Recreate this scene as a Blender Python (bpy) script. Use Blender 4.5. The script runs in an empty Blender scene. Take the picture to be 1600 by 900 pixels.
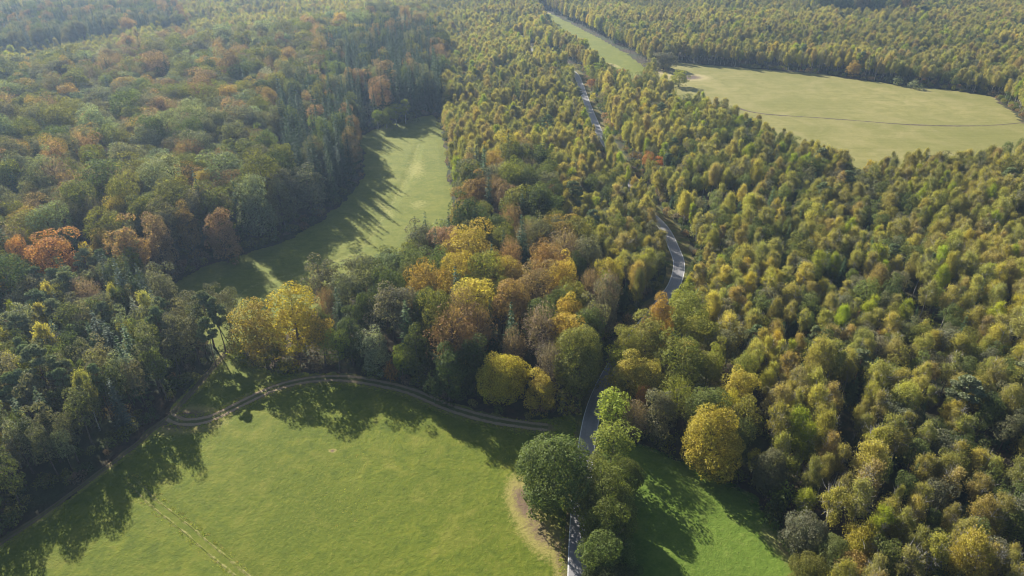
import bpy, math, random
import numpy as np
from mathutils import Vector

sc = bpy.context.scene
R_ = math.radians
rng = np.random.default_rng(7)
random.seed(7)

# ------------------------------------------------------------------ camera, sky, sun, exposure
CAM_H, PITCH = 120.0, R_(30.0)
cam_d = bpy.data.cameras.new('camera')
cam_d.lens, cam_d.sensor_width = 24.0, 36.0
cam_d.clip_start, cam_d.clip_end = 1.0, 20000.0
cam = bpy.data.objects.new('camera', cam_d)
sc.collection.objects.link(cam)
cam.location = (0, 0, CAM_H)
cam.rotation_euler = (math.pi / 2 - PITCH, 0, 0)
sc.camera = cam

SUN_AZ, SUN_EL = R_(-36.0), R_(28.5)          # azimuth from +Y, clockwise
world = bpy.data.worlds.new('World')
sc.world = world
world.use_nodes = True
wn = world.node_tree.nodes
wn.clear()
sky = wn.new('ShaderNodeTexSky')
sky.sky_type = 'NISHITA'
sky.sun_disc = False
sky.sun_elevation = SUN_EL
sky.sun_rotation = SUN_AZ
sky.air_density, sky.dust_density, sky.ozone_density = 1.0, 1.2, 1.0
bg = wn.new('ShaderNodeBackground')
bg.inputs['Strength'].default_value = 0.054
wo = wn.new('ShaderNodeOutputWorld')
world.node_tree.links.new(sky.outputs[0], bg.inputs[0])
world.node_tree.links.new(bg.outputs[0], wo.inputs[0])

sun_d = bpy.data.lights.new('sun', 'SUN')
sun_d.energy, sun_d.angle, sun_d.color = 5.0, R_(0.55), (1.0, 0.93, 0.82)
sun = bpy.data.objects.new('sun', sun_d)
sc.collection.objects.link(sun)
sdir = Vector((math.sin(SUN_AZ) * math.cos(SUN_EL), math.cos(SUN_AZ) * math.cos(SUN_EL), math.sin(SUN_EL)))
sun.rotation_euler = sdir.to_track_quat('Z', 'Y').to_euler()
sun.location = sdir * 500

vs = sc.view_settings
vs.view_transform = 'Standard'
vs.look = 'None'
vs.exposure, vs.gamma = 1.3, 1.0
sc.render.engine = 'CYCLES'
sc.cycles.max_bounces = 6
sc.cycles.diffuse_bounces = 3
sc.cycles.transmission_bounces = 3
sc.cycles.volume_bounces = 0
sc.cycles.use_denoising = True
sc.cycles.filter_width = 1.1
sc.cycles.use_adaptive_sampling = False
try:
    sc.cycles.sampling_pattern = 'BLUE_NOISE'
except Exception:
    pass
sc.cycles.denoiser = 'OPENIMAGEDENOISE'
sc.cycles.denoising_input_passes = 'RGB_ALBEDO_NORMAL'
sc.cycles.denoising_prefilter = 'ACCURATE'

# ------------------------------------------------------------------ survey: sight line -> place on the land
F = 24.0 / 36.0 * 1600
SP, CP = math.sin(PITCH), math.cos(PITCH)
def land(u, v, h=0.0):
    xn, yn = (u - 800) / F, (v - 450) / F
    d = (CAM_H - h) / (SP + yn * CP)
    return (xn * d, d * (CP - yn * SP))
def depth(u, v, h=0.0):
    return (CAM_H - h) / (SP + (v - 450) / F * CP)
def project(x, y, z):
    x, y, z = np.asarray(x, float), np.asarray(y, float), np.asarray(z, float)
    d = y * CP + (CAM_H - z) * SP
    yn = ((CAM_H - z) * CP - y * SP) / d
    return 800 + F * x / d, 450 + F * yn, d
def poly(pts, h=0.0):
    return np.array([land(p[0], p[1], p[2] if len(p) > 2 else h) for p in pts])

def inside(P, pg):
    x, y = P[:, 0], P[:, 1]
    res = np.zeros(len(P), bool)
    n = len(pg)
    for i in range(n):
        x1, y1 = pg[i]; x2, y2 = pg[(i + 1) % n]
        c = (y1 > y) != (y2 > y)
        with np.errstate(divide='ignore', invalid='ignore'):
            xi = (x2 - x1) * (y - y1) / (y2 - y1) + x1
        res ^= c & (x < xi)
    return res
def seg_dist(P, line, closed=False):
    best = np.full(len(P), 1e9)
    n = len(line)
    for i in range(n if closed else n - 1):
        a, b = line[i], line[(i + 1) % n]
        ab = b - a
        t = np.clip(((P - a) @ ab) / max(ab @ ab, 1e-9), 0, 1)
        q = a + t[:, None] * ab
        best = np.minimum(best, np.hypot(*(P - q).T))
    return best
def smooth_line(pts, step=2.0):
    pts = np.asarray(pts, float)
    ext = np.vstack([2 * pts[0] - pts[1], pts, 2 * pts[-1] - pts[-2]])
    out = []
    for i in range(1, len(ext) - 2):
        p0, p1, p2, p3 = ext[i - 1:i + 3]
        n = max(2, int(np.hypot(*(p2 - p1)) / step))
        for t in np.linspace(0, 1, n, endpoint=False):
            out.append(.5 * ((2 * p1) + (p2 - p0) * t + (2 * p0 - 5 * p1 + 4 * p2 - p3) * t * t + (3 * p1 - p0 - 3 * p2 + p3) * t ** 3))
    out.append(pts[-1])
    return np.array(out)

_lat = np.random.default_rng(3).random((256, 256))
def noise2(x, y):
    xi, yi = np.floor(x).astype(int), np.floor(y).astype(int)
    fx, fy = x - xi, y - yi
    fx, fy = fx * fx * (3 - 2 * fx), fy * fy * (3 - 2 * fy)
    g = lambda a, b: _lat[a % 256, b % 256]
    return (g(xi, yi) * (1 - fx) + g(xi + 1, yi) * fx) * (1 - fy) + (g(xi, yi + 1) * (1 - fx) + g(xi + 1, yi + 1) * fx) * fy

# ------------------------------------------------------------------ clearings, road and tracks (metres on the land)
MEADOW = poly([(-260, 1100), (-150, 955), (0, 852), (60, 812), (130, 757), (215, 692), (258, 650), (296, 606), (336, 562), (352, 545), (370, 545),
               (397, 572), (450, 582), (520, 584), (580, 590), (640, 605), (700, 628), (770, 650), (830, 658), (885, 650), (905, 660), (893, 800), (886, 900), (876, 1100)])
PADDOCK = poly([(930, 668), (990, 690), (1050, 712), (1110, 735), (1170, 770), (1215, 815), (1243, 865), (1260, 905), (1300, 1100), (928, 1100), (922, 900), (922, 800), (926, 720)])
HOLLOW = poly([(556, 214), (600, 196), (650, 184), (676, 178), (690, 196), (697, 240), (705, 290), (712, 328), (700, 342, 3), (655, 352, 12), (600, 385, 14), (520, 410, 15),
               (440, 445, 17), (372, 476, 16), (330, 490, 14), (288, 466, 12), (262, 446), (330, 412), (430, 382), (490, 352), (540, 312), (566, 275), (566, 240)])
FARFIELD = poly([(1022, 100), (1060, 97), (1150, 105), (1280, 115), (1370, 128), (1480, 140), (1550, 150), (1590, 180), (1612, 200), (1660, 232), (1640, 226, 10), (1600, 215, 10),
                 (1560, 225, 12), (1480, 233, 12), (1400, 241, 13), (1340, 245, 13), (1300, 226, 13), (1240, 206, 13), (1190, 182, 13), (1120, 151, 13), (1060, 132, 13), (1030, 122, 8)])
STRIP = poly([(838, 15), (862, 30, 12), (890, 50, 12), (925, 76, 12), (950, 98, 12), (990, 122, 10), (1018, 112), (1005, 102), (985, 86), (940, 61), (900, 40), (872, 26), (850, 15)])
CLEAR = [MEADOW, PADDOCK, HOLLOW, FARFIELD, STRIP]
ROAD = smooth_line(poly([(903, 1150), (903, 900), (907, 790), (914, 715), (925, 650), (941, 606), (963, 567), (1000, 515), (1030, 478), (1053, 446), (1061, 415), (1054, 390), (1036, 355), (1006, 325),
                         (985, 297), (962, 250), (941, 216), (928, 188), (916, 158), (906, 130), (897, 114), (870, 96), (832, 78), (790, 62)]), 2.5)
TRACK_EDGE = smooth_line(poly([(-60, 897), (0, 848), (60, 808), (130, 757), (205, 700), (236, 673), (262, 652), (300, 612), (338, 568), (360, 543), (368, 528)]), 2.0)
TRACK_LOOP = smooth_line(poly([(264, 650), (284, 659), (326, 655), (378, 630), (430, 606), (480, 594), (530, 591), (580, 597), (640, 611), (700, 636), (760, 654), (820, 664), (856, 668)]), 2.0)
TRACK_RUT = smooth_line(poly([(205, 750), (240, 785), (290, 825), (340, 868), (385, 905), (440, 960)]), 2.0)
TRACK_FAR = smooth_line(poly([(1150, 168), (1190, 178), (1300, 186), (1420, 195), (1530, 197), (1600, 192), (1640, 188)]), 6.0)
TRACK_HOLLOW = smooth_line(poly([(355, 475), (400, 445), (480, 422), (560, 390), (605, 330), (640, 270), (655, 225)]), 4.0)

# ------------------------------------------------------------------ object and material helpers
C = sc.collection
def tag(o, label=None, cat=None, group=None, kind=None):
    if label: o['label'] = label
    if cat: o['category'] = cat
    if group: o['group'] = group
    if kind: o['kind'] = kind
    return o
def mesh_of(name, V, Fc, mats=(), midx=None, smooth=False):
    me = bpy.data.meshes.new(name)
    me.from_pydata(np.asarray(V, float).tolist(), [], [list(map(int, f)) for f in Fc])
    for m in mats: me.materials.append(m)
    if midx is not None: me.polygons.foreach_set('material_index', np.asarray(midx, np.int32))
    if smooth: me.polygons.foreach_set('use_smooth', np.ones(len(me.polygons), bool))
    me.update()
    return me
def obj(name, me, parent=None, loc=(0, 0, 0)):
    o = bpy.data.objects.new(name, me)
    C.objects.link(o)
    o.location = loc
    if parent: o.parent = parent
    return o

class NT:
    def __init__(self, name):
        self.m = bpy.data.materials.new(name); self.m.use_nodes = True
        self.t = self.m.node_tree; self.t.nodes.clear()
        self.out = self.t.nodes.new('ShaderNodeOutputMaterial')
    def n(self, typ, **kw):
        nd = self.t.nodes.new(typ)
        for k, v in kw.items():
            if k.startswith('i_'):
                nd.inputs[int(k[2:])].default_value = v
            else: setattr(nd, k, v)
        return nd
    def l(self, a, b): self.t.links.new(a, b)
    def mix(self, fac, a, b, blend='MIX'):
        nd = self.t.nodes.new('ShaderNodeMix'); nd.data_type = 'RGBA'; nd.blend_type = blend
        for s, v in ((nd.inputs[0], fac), (nd.inputs[6], a), (nd.inputs[7], b)):
            if hasattr(v, 'is_output'): self.l(v, s)
            elif isinstance(v, tuple): s.default_value = (*v, 1) if len(v) == 3 else v
            else: s.default_value = v
        return nd.outputs[2]
    def math(self, op, a, b=0.5, c=None):
        nd = self.t.nodes.new('ShaderNodeMath'); nd.operation = op; nd.use_clamp = False
        for s, v in zip(nd.inputs, (a, b, c)):
            if v is None: continue
            if hasattr(v, 'is_output'): self.l(v, s)
            else: s.default_value = v
        return nd.outputs[0]
    def noise(self, scale, detail=4, rough=.55, vec=None, dist=0.0):
        nd = self.t.nodes.new('ShaderNodeTexNoise')
        nd.inputs['Scale'].default_value = scale; nd.inputs['Detail'].default_value = detail
        nd.inputs['Roughness'].default_value = rough; nd.inputs['Distortion'].default_value = dist
        if vec is not None: self.l(vec, nd.inputs['Vector'])
        return nd.outputs[0]
    def ramp(self, fac, stops):
        nd = self.t.nodes.new('ShaderNodeValToRGB')
        e = nd.color_ramp.elements
        while len(e) < len(stops): e.new(.5)
        for el, (p, c) in zip(e, stops):
            el.position = p; el.color = (*c, 1) if len(c) == 3 else c
        self.l(fac, nd.inputs[0])
        return nd.outputs[0]
    def rng(self, v, a, b, c=0.0, d=1.0):
        nd = self.t.nodes.new('ShaderNodeMapRange'); nd.clamp = True
        self.l(v, nd.inputs[0])
        for i, q in enumerate((a, b, c, d)): nd.inputs[i + 1].default_value = q
        return nd.outputs[0]
    def pos(self):
        return self.t.nodes.new('ShaderNodeNewGeometry').outputs['Position']
    def attr(self, name, typ='GEOMETRY'):
        return self.n('ShaderNodeAttribute', attribute_name=name, attribute_type=typ)
    def principled(self, col, rough=.9, normal=None, spec=.2):
        p = self.n('ShaderNodeBsdfPrincipled')
        if hasattr(col, 'is_output'): self.l(col, p.inputs['Base Color'])
        else: p.inputs['Base Color'].default_value = (*col, 1)
        p.inputs['Roughness'].default_value = rough
        p.inputs['Specular IOR Level'].default_value = spec
        if normal is not None: self.l(normal, p.inputs['Normal'])
        return p.outputs[0]
    def bump(self, hgt, strength=.5, dist=.2):
        b = self.n('ShaderNodeBump'); b.inputs['Strength'].default_value = strength; b.inputs['Distance'].default_value = dist
        self.l(hgt, b.inputs['Height'])
        return b.outputs[0]
    def done(self, surf):
        self.l(surf, self.out.inputs[0]); return self.m

def foliage(name, transl, hue=(1.12, 1.12, .5), gloss=.007):
    t = NT(name)
    a = t.attr('tint', 'INSTANCER').outputs['Color']
    geo = t.n('ShaderNodeNewGeometry')
    ri = geo.outputs['Random Per Island']
    k = t.rng(ri, 0, 1, .62, 1.4)
    kc = t.n('ShaderNodeCombineColor')
    for i in range(3): t.l(k, kc.inputs[i])
    col = t.mix(1.0, a, kc.outputs[0], 'MULTIPLY')
    r2 = t.math('FRACT', t.math('MULTIPLY', ri, 7.31), 0)
    col = t.mix(t.rng(r2, .86, 1.0, 0, .30), col, (.16, .12, .04))
    oc = t.n('ShaderNodeTexCoord').outputs['Object']
    nz = t.noise(.28, 2, .5, oc)
    col = t.mix(t.rng(nz, .46, .66, 0, .6), col, t.mix(1.0, col, (.80, .94, .9), 'MULTIPLY'))
    df = t.n('ShaderNodeBsdfDiffuse'); t.l(col, df.inputs[0])
    tc = t.mix(1.0, col, hue, 'MULTIPLY')
    tr = t.n('ShaderNodeBsdfTranslucent'); t.l(tc, tr.inputs[0])
    mx = t.n('ShaderNodeMixShader'); mx.inputs[0].default_value = transl
    t.l(df.outputs[0], mx.inputs[1]); t.l(tr.outputs[0], mx.inputs[2])
    gl = t.n('ShaderNodeBsdfGlossy'); gl.inputs['Roughness'].default_value = .55
    gl.inputs[0].default_value = (.8, .85, .9, 1)
    m2 = t.n('ShaderNodeMixShader'); m2.inputs[0].default_value = gloss
    t.l(mx.outputs[0], m2.inputs[1]); t.l(gl.outputs[0], m2.inputs[2])
    return t.done(m2.outputs[0])
M_LEAF = foliage('leaf_foliage', .48)
M_NEEDLE = foliage('needle_foliage', .25, (1.1, 1.1, .7), .015)

def bark(name, a, b, scale):
    t = NT(name)
    tcx = t.n('ShaderNodeTexCoord')
    mp = t.n('ShaderNodeMapping'); mp.inputs['Scale'].default_value = scale
    t.l(tcx.outputs['Object'], mp.inputs[0])
    nz = t.noise(1.0, 4, .6, mp.outputs[0])
    col = t.ramp(nz, [(.38, b), (.55, a)])
    return t.done(t.principled(col, .9, t.bump(nz, .6, .05)))
M_BIRCH = bark('birch_bark', (.52, .49, .44), (.07, .06, .05), (2, 2, 5))
M_BARK = bark('grey_bark', (.15, .12, .095), (.05, .04, .03), (5, 5, 1))
M_PINE = bark('pine_bark', (.21, .12, .07), (.07, .045, .03), (4, 4, 2))

# ------------------------------------------------------------------ ground
def ground_mat():
    t = NT('forest_floor_litter')
    p = t.pos()
    a, b, c = t.noise(.06, 4, .6, p), t.noise(.7, 5, .65, p), t.noise(4, 3, .6, p)
    col = t.ramp(b, [(.3, (.022, .018, .012)), (.5, (.05, .036, .022)), (.7, (.085, .055, .03))])
    grn = t.ramp(c, [(.3, (.018, .03, .010)), (.7, (.045, .06, .018))])
    col = t.mix(t.rng(a, .42, .6), col, grn)
    return t.done(t.principled(col, .95, t.bump(b, .8, .3)))
gnd = obj('ground', mesh_of('ground', [(-5000, -1500, -.05), (5000, -1500, -.05), (5000, 7000, -.05), (-5000, 7000, -.05)], [(0, 1, 2, 3)], [ground_mat()]))
tag(gnd, 'brown leaf-littered woodland floor beneath all the trees', 'ground', kind='structure')

def grass_mat(name, cols, dry, dirt, fine=1.0, patch=.035):
    t = NT(name)
    p = t.pos()
    big, mid, sm, ti = t.noise(patch, 4, .6, p), t.noise(.35 * fine, 5, .65, p, .6), t.noise(1.6 * fine, 4, .7, p, .4), t.noise(3.2 * fine, 4, .75, p)
    col = t.ramp(mid, [(.28, cols[0]), (.5, cols[1]), (.72, cols[2])])
    col = t.mix(t.rng(big, .40, .62, 0, .85), col, t.ramp(sm, [(.3, cols[0]), (.7, cols[3])]))
    b2 = t.noise(patch * 2.7, 5, .62, p, 1.2)
    col = t.mix(t.rng(b2, .50, .70, 0, .6), col, t.ramp(mid, [(.3, cols[2]), (.7, tuple(.5 * (q + w) for q, w in zip(cols[2], dry)))]))
    col = t.mix(t.rng(sm, .56, .76, 0, .55), col, dry)
    col = t.mix(t.rng(ti, .3, .7, .0, .45), col, t.mix(1.0, col, (.55, .6, .5), 'MULTIPLY'))
    mp = t.n('ShaderNodeMapping'); mp.inputs['Scale'].default_value = (.03 * fine / .3, .35 * fine / .3, 1); mp.inputs['Rotation'].default_value = (0, 0, .35)
    t.l(p, mp.inputs[0])
    stk = t.noise(1.0, 3, .6, mp.outputs[0])
    col = t.mix(t.rng(stk, .42, .62, 0, .35 if fine < .6 else .12), col, t.mix(1.0, col, (.72, .78, .6), 'MULTIPLY'))
    wear = t.attr('wear').outputs['Fac']
    w = t.math('ADD', wear, t.math('MULTIPLY', t.math('SUBTRACT', sm, .5), .9))
    col = t.mix(t.rng(w, .22, .55), col, t.ramp(ti, [(.3, dry), (.7, tuple(q * 1.15 for q in dry))]))
    col = t.mix(t.rng(w, .62, .95), col, t.ramp(sm, [(.3, dirt), (.7, tuple(q * 1.5 for q in dirt))]))
    hgt = t.math('ADD', t.math('MULTIPLY', sm, .6), t.math('MULTIPLY', ti, .5))
    nrm = t.bump(hgt, .7, .3)
    df = t.principled(col, .85, nrm, .15)
    return t.done(df)

def bare_wear(P, near=True):
    w = np.zeros(len(P))
    return w
def meadow_sheet(name, pg, step, mat, z, amp, lines=(), spots=(), border=0.0):
    lo, hi = pg.min(0), pg.max(0)
    nx, ny = int((hi[0] - lo[0]) / step) + 2, int((hi[1] - lo[1]) / step) + 2
    gx, gy = np.meshgrid(lo[0] + np.arange(nx) * step, lo[1] + np.arange(ny) * step)
    P = np.stack([gx.ravel(), gy.ravel()], 1)
    wob = P + np.stack([noise2(P[:, 0] * .25, P[:, 1] * .25) - .5, noise2(P[:, 0] * .25 + 90, P[:, 1] * .25) - .5], 1) * 3.0
    ins = inside(wob, pg)
    wear = np.zeros(len(P)); flat = np.ones(len(P))
    dr = seg_dist(P, ROAD)
    flat = np.minimum(flat, np.clip((dr - 2.6) / 2.0, 0, 1))
    flat = np.minimum(flat, np.clip((seg_dist(P, pg, True) - .8) / 3.0, .02, 1))
    for ln, half, amt in lines:
        d = seg_dist(P, ln)
        wear = np.maximum(wear, amt * np.clip(1 - d / half, 0, 1) ** .7)
        flat = np.minimum(flat, np.clip((d - half * .55) / half, 0, 1))
    for (sx, sy), (rx, ry), ang, amt in spots:
        dx, dy = P[:, 0] - sx, P[:, 1] - sy
        ca, sa = math.cos(ang), math.sin(ang)
        q = np.hypot((dx * ca + dy * sa) / rx, (-dx * sa + dy * ca) / ry)
        wear = np.maximum(wear, amt * np.clip(1.25 - q, 0, 1))
    if border:
        wear = np.maximum(wear, border * np.clip(1 - seg_dist(P, pg, True) / 4.0, 0, 1))
    H = sum(a * (noise2(P[:, 0] * f, P[:, 1] * f + 13 * f) - .5) for f, a in ((.05, .9), (.37, .10), (1.7, .20), (2.9, .36))) * amp
    Z = z + .012 + (H + .75 * amp) * flat * .55
    Z = np.where(flat < .02, z, Z)
    idx = np.arange(nx * ny).reshape(ny, nx)
    q = np.stack([idx[:-1, :-1], idx[:-1, 1:], idx[1:, 1:], idx[1:, :-1]], -1).reshape(-1, 4)
    q = q[ins[q].all(1)]
    used, inv = np.unique(q, return_inverse=True)
    V = np.column_stack([P[used], Z[used]])
    me = mesh_of(name, V, inv.reshape(-1, 4), [mat], smooth=True)
    at = me.attributes.new('wear', 'FLOAT', 'POINT')
    at.data.foreach_set('value', wear[used].astype(np.float32))
    return obj(name, me)

G_LUSH = grass_mat('meadow_grass', [(.062, .092, .005), (.108, .138, .008), (.165, .176, .014), (.130, .156, .010)], (.22, .195, .055), (.11, .075, .05))
G_GREEN = grass_mat('paddock_grass', [(.066, .116, .013), (.110, .172, .019), (.165, .225, .036), (.128, .186, .023)], (.19, .20, .06), (.15, .10, .06))
G_PALE = grass_mat('hollow_grass', [(.098, .128, .010), (.148, .166, .014), (.20, .202, .026), (.165, .175, .018)], (.235, .225, .06), (.17, .12, .08), .5, .02)
G_KHAKI = grass_mat('far_grass', [(.178, .172, .046), (.245, .222, .070), (.31, .265, .105), (.19, .186, .046)], (.30, .255, .115), (.09, .065, .05), .3, .012)

sp = lambda u, v, h=0: land(u, v, h)
m = meadow_sheet('meadow', MEADOW, .33, G_LUSH, 0, .55,
    [(TRACK_EDGE, 2.6, .8), (TRACK_LOOP, 3.8, .9), (TRACK_RUT, 2.4, .12)],
    [(sp(818, 785), (4.5, 10), .2, .95), (sp(842, 830), (5, 11), .5, .85), (sp(875, 870), (2.5, 12), .1, .8), (sp(520, 705), (1.2, .8), 0, 1.0), (sp(800, 655), (16, 3.5), -.25, .8), (sp(282, 656), (13, 6.5), 0, 1.1)])
tag(m, 'large sunlit yellow-green meadow with tracks along its wooded edge', 'meadow', kind='structure')
m = meadow_sheet('paddock', PADDOCK, .33, G_GREEN, 0, .55, [], [(sp(1232, 862), (3.5, 9), .55, .75), (sp(940, 880), (3, 16), 0, .5)])
tag(m, 'small bright green meadow between the road trees and the birch wood', 'meadow', kind='structure')
m = meadow_sheet('hollow_meadow', HOLLOW, .8, G_PALE, 0, .5, [(TRACK_HOLLOW, 2.2, .34)], [(sp(650, 265), (7, 22), .1, .45), (sp(600, 325), (4, 20), .5, .4), (sp(655, 320), (6, 8), 0, .4)], 0)
tag(m, 'narrow pale green meadow half shaded by the mature wood', 'meadow', kind='structure')
m = meadow_sheet('far_field', FARFIELD, 2.0, G_KHAKI, 0, .4, [], [(sp(1072, 121), (20, 13), 0, 1.1), (sp(1035, 112), (14, 14), 0, .8)], .4)
tag(m, 'wide khaki hay meadow crossed by one thin dark track', 'meadow', kind='structure')
m = meadow_sheet('grass_strip', STRIP, 2.0, G_PALE, 0, .4, [], [(sp(957, 102), (4, 14), .4, .9), (sp(852, 20), (14, 14), 0, .9)], .3)
tag(m, 'narrow grassy ride climbing between two birch woods', 'meadow', kind='structure')

# ------------------------------------------------------------------ strips: road, verge, lines, tracks
def offset_line(line, off):
    t = np.gradient(line, axis=0)
    t /= np.hypot(t[:, 0], t[:, 1])[:, None]
    return line + np.stack([-t[:, 1], t[:, 0]], 1) * np.asarray(off)[..., None]
def strip(name, line, offs, zs, mat, rough=0.0, parent=None):
    rows = []
    n = len(line)
    for k, o in enumerate(offs):
        j = 0
        if rough and k in (0, len(offs) - 1):
            s = np.arange(n)
            j = (noise2(s * .9, s * 0 + k * 17.3) - .5) * 2 * rough
        rows.append(np.column_stack([offset_line(line, np.full(n, o) + j), np.full(n, zs[k])]))
    V = np.vstack(rows)
    w = len(offs)
    Fc = [(k * n + i, k * n + i + 1, (k + 1) * n + i + 1, (k + 1) * n + i) for k in range(w - 1) for i in range(n - 1)]
    Fc = [f[::-1] for f in Fc]
    me = mesh_of(name, V, Fc, [mat])
    uv = me.uv_layers.new(name='UVMap')
    co = np.zeros((len(V), 2), np.float32)
    for k in range(w):
        co[k * n:(k + 1) * n, 0] = (offs[k] - offs[0]) / (offs[-1] - offs[0])
        co[k * n:(k + 1) * n, 1] = np.arange(n)
    li = np.zeros(len(me.loops), np.int32); me.loops.foreach_get('vertex_index', li)
    uv.data.foreach_set('uv', co[li].ravel())
    return obj(name, me, parent)

def asphalt():
    t = NT('asphalt')
    p = t.pos()
    a, b, c = t.noise(.12, 4, .6, p), t.noise(1.3, 4, .6, p), t.noise(9, 3, .6, p)
    col = t.ramp(b, [(.3, (.17, .168, .175)), (.7, (.23, .226, .23))])
    col = t.mix(t.rng(a, .45, .65, 0, .6), col, (.26, .252, .25))
    u = t.n('ShaderNodeSeparateXYZ'); t.l(t.n('ShaderNodeTexCoord').outputs['UV'], u.inputs[0])
    wheel = t.math('ABSOLUTE', t.math('SUBTRACT', t.math('ABSOLUTE', t.math('SUBTRACT', u.outputs[0], .5)), .2))
    col = t.mix(t.rng(wheel, .0, .09, .3, 0), col, (.14, .14, .147))
    col = t.mix(t.rng(c, .58, .75, 0, .35), col, (.10, .098, .10))
    return t.done(t.principled(col, .55, t.bump(c, .3, .03), .45))
def verge_mat():
    t = NT('dry_verge')
    p = t.pos()
    a, b, c = t.noise(.25, 4, .6, p), t.noise(1.2, 5, .7, p), t.noise(5, 3, .7, p)
    col = t.ramp(b, [(.3, (.09, .075, .03)), (.5, (.17, .14, .055)), (.72, (.25, .20, .09))])
    col = t.mix(t.rng(a, .42, .6), col, t.ramp(c, [(.3, (.06, .08, .02)), (.7, (.13, .14, .035))]))
    return t.done(t.principled(col, .95, t.bump(t.math('ADD', b, c), .9, .3), .1))
def paint_mat():
    t = NT('road_paint')
    nz = t.noise(5, 4, .7, t.pos())
    return t.done(t.principled(t.ramp(nz, [(.32, (.35, .35, .35)), (.5, (.72, .72, .70))]), .6))
def track_mat(name='track_dirt', d0=(.25, .18, .11), d1=(.42, .32, .20)):
    t = NT(name)
    p = t.pos()
    b, c = t.noise(.9, 5, .65, p, .5), t.noise(5, 3, .7, p)
    u = t.n('ShaderNodeSeparateXYZ'); t.l(t.n('ShaderNodeTexCoord').outputs['UV'], u.inputs[0])
    off = t.math('ABSOLUTE', t.math('SUBTRACT', u.outputs[0], .5))
    rut = t.math('ABSOLUTE', t.math('SUBTRACT', off, .26))
    rk = t.math('ADD', t.rng(rut, .05, .2, 1, 0), t.math('MULTIPLY', t.math('SUBTRACT', b, .5), 1.6))
    rk = t.math('MULTIPLY', rk, t.rng(off, .34, .48, 1, 0))
    grass = t.ramp(c, [(.3, (.07, .085, .022)), (.7, (.16, .155, .045))])
    dirt = t.ramp(c, [(.3, d0), (.7, d1)])
    col = t.mix(t.rng(rk, .25, .7), grass, dirt)
    return t.done(t.principled(col, .95, t.bump(t.math('ADD', b, c), .7, .2), .1))
MA, MV, MP, MT = asphalt(), verge_mat(), paint_mat(), track_mat()
ME = track_mat('edge_track_dirt', (.11, .075, .05), (.20, .14, .09))
HW = 2.15
verge = strip('verge', ROAD, [-6.5, -4, -HW, HW, 3.6, 4.6], [-.03, .02, .045, .045, .02, -.03], MV, 1.2)
tag(verge, 'dry straw-coloured grass verge along the winding road', 'verge', kind='structure')
road = strip('road', ROAD, [-HW, 0, HW], [.06, .085, .06], MA)
tag(road, 'narrow grey asphalt road winding through the woods', 'road', kind='structure')
for s in (-1, 1):
    o1 = s * (HW - .12) - .09; o2 = o1 + .18
    strip('edge_line', ROAD, [o1, o2], [.0715, .0715], MP, 0, road)
for ln, nm, hw, lab in ((TRACK_EDGE, 'dirt_track', .9, 'two-rut dirt track running along the foot of the grey-green wood'),
                        (TRACK_LOOP, 'dirt_track', 2.1, 'pale dirt track curving round the top of the large meadow')):
    n = 7
    o = strip(nm, ln, list(np.linspace(-hw, hw, n)), [-.02, .035, .045, .05, .045, .035, -.02], ME if hw < 1.3 else MT, .5)
    tag(o, lab, 'track', kind='structure')
def dark_track():
    t = NT('dark_track_dirt')
    c = t.noise(.5, 4, .7, t.pos())
    return t.done(t.principled(t.ramp(c, [(.35, (.06, .045, .035)), (.6, (.12, .09, .06)), (.72, (.20, .17, .07))]), .95))
o = strip('dirt_track', TRACK_FAR, [-1.3, -.5, .5, 1.3], [.1, .26, .26, .1], dark_track(), .5)
tag(o, 'thin dark dirt track across the wide khaki meadow', 'track', kind='structure')
def rut_mat():
    t = NT('pressed_grass')
    p = t.pos()
    b, c = t.noise(.8, 5, .7, p), t.noise(4, 3, .7, p)
    col = t.ramp(c, [(.3, (.20, .19, .06)), (.7, (.36, .31, .15))])
    col = t.mix(t.rng(b, .46, .66), t.ramp(c, [(.3, (.07, .10, .012)), (.7, (.14, .15, .02))]), col)
    return t.done(t.principled(col, .95, t.bump(c, .6, .15), .1))
MR = rut_mat()
ruts = tag(bpy.data.objects.new('wheel_track', None), 'pair of pale wheel ruts crossing the large meadow', 'track', kind='structure')
C.objects.link(ruts)
for off in (-.85, .85):
    strip('rut', TRACK_RUT, [off - .3, off, off + .3], [.0, .12, .0], MR, .2, ruts)

# ------------------------------------------------------------------ tree prototypes
def unit(n, r):
    v = r.normal(size=(n, 3))
    return v / np.linalg.norm(v, axis=1)[:, None]
def quads(P, N, T, sa, sb):
    N = N / np.maximum(np.linalg.norm(N, axis=1), 1e-6)[:, None]
    A = np.cross(N, T); A /= np.maximum(np.linalg.norm(A, axis=1), 1e-6)[:, None]
    B = np.cross(N, A)
    a, b = A * (sa / 2)[:, None], B * (sb / 2)[:, None]
    V = np.stack([P - a * .55 - b, P + a * .8 - b * .35, P + a * .45 + b, P - a * .9 + b * .3], 1)
    n = len(P)
    return V.reshape(-1, 3), np.arange(4 * n).reshape(n, 4)
class Geo:
    def __init__(self): self.V, self.F, self.n = [], [], 0
    def add(self, V, Fc):
        self.V.append(np.asarray(V)); self.F += [tuple(int(i) + self.n for i in f) for f in Fc]; self.n += len(V)
    def arr(self): return np.vstack(self.V), self.F
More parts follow.
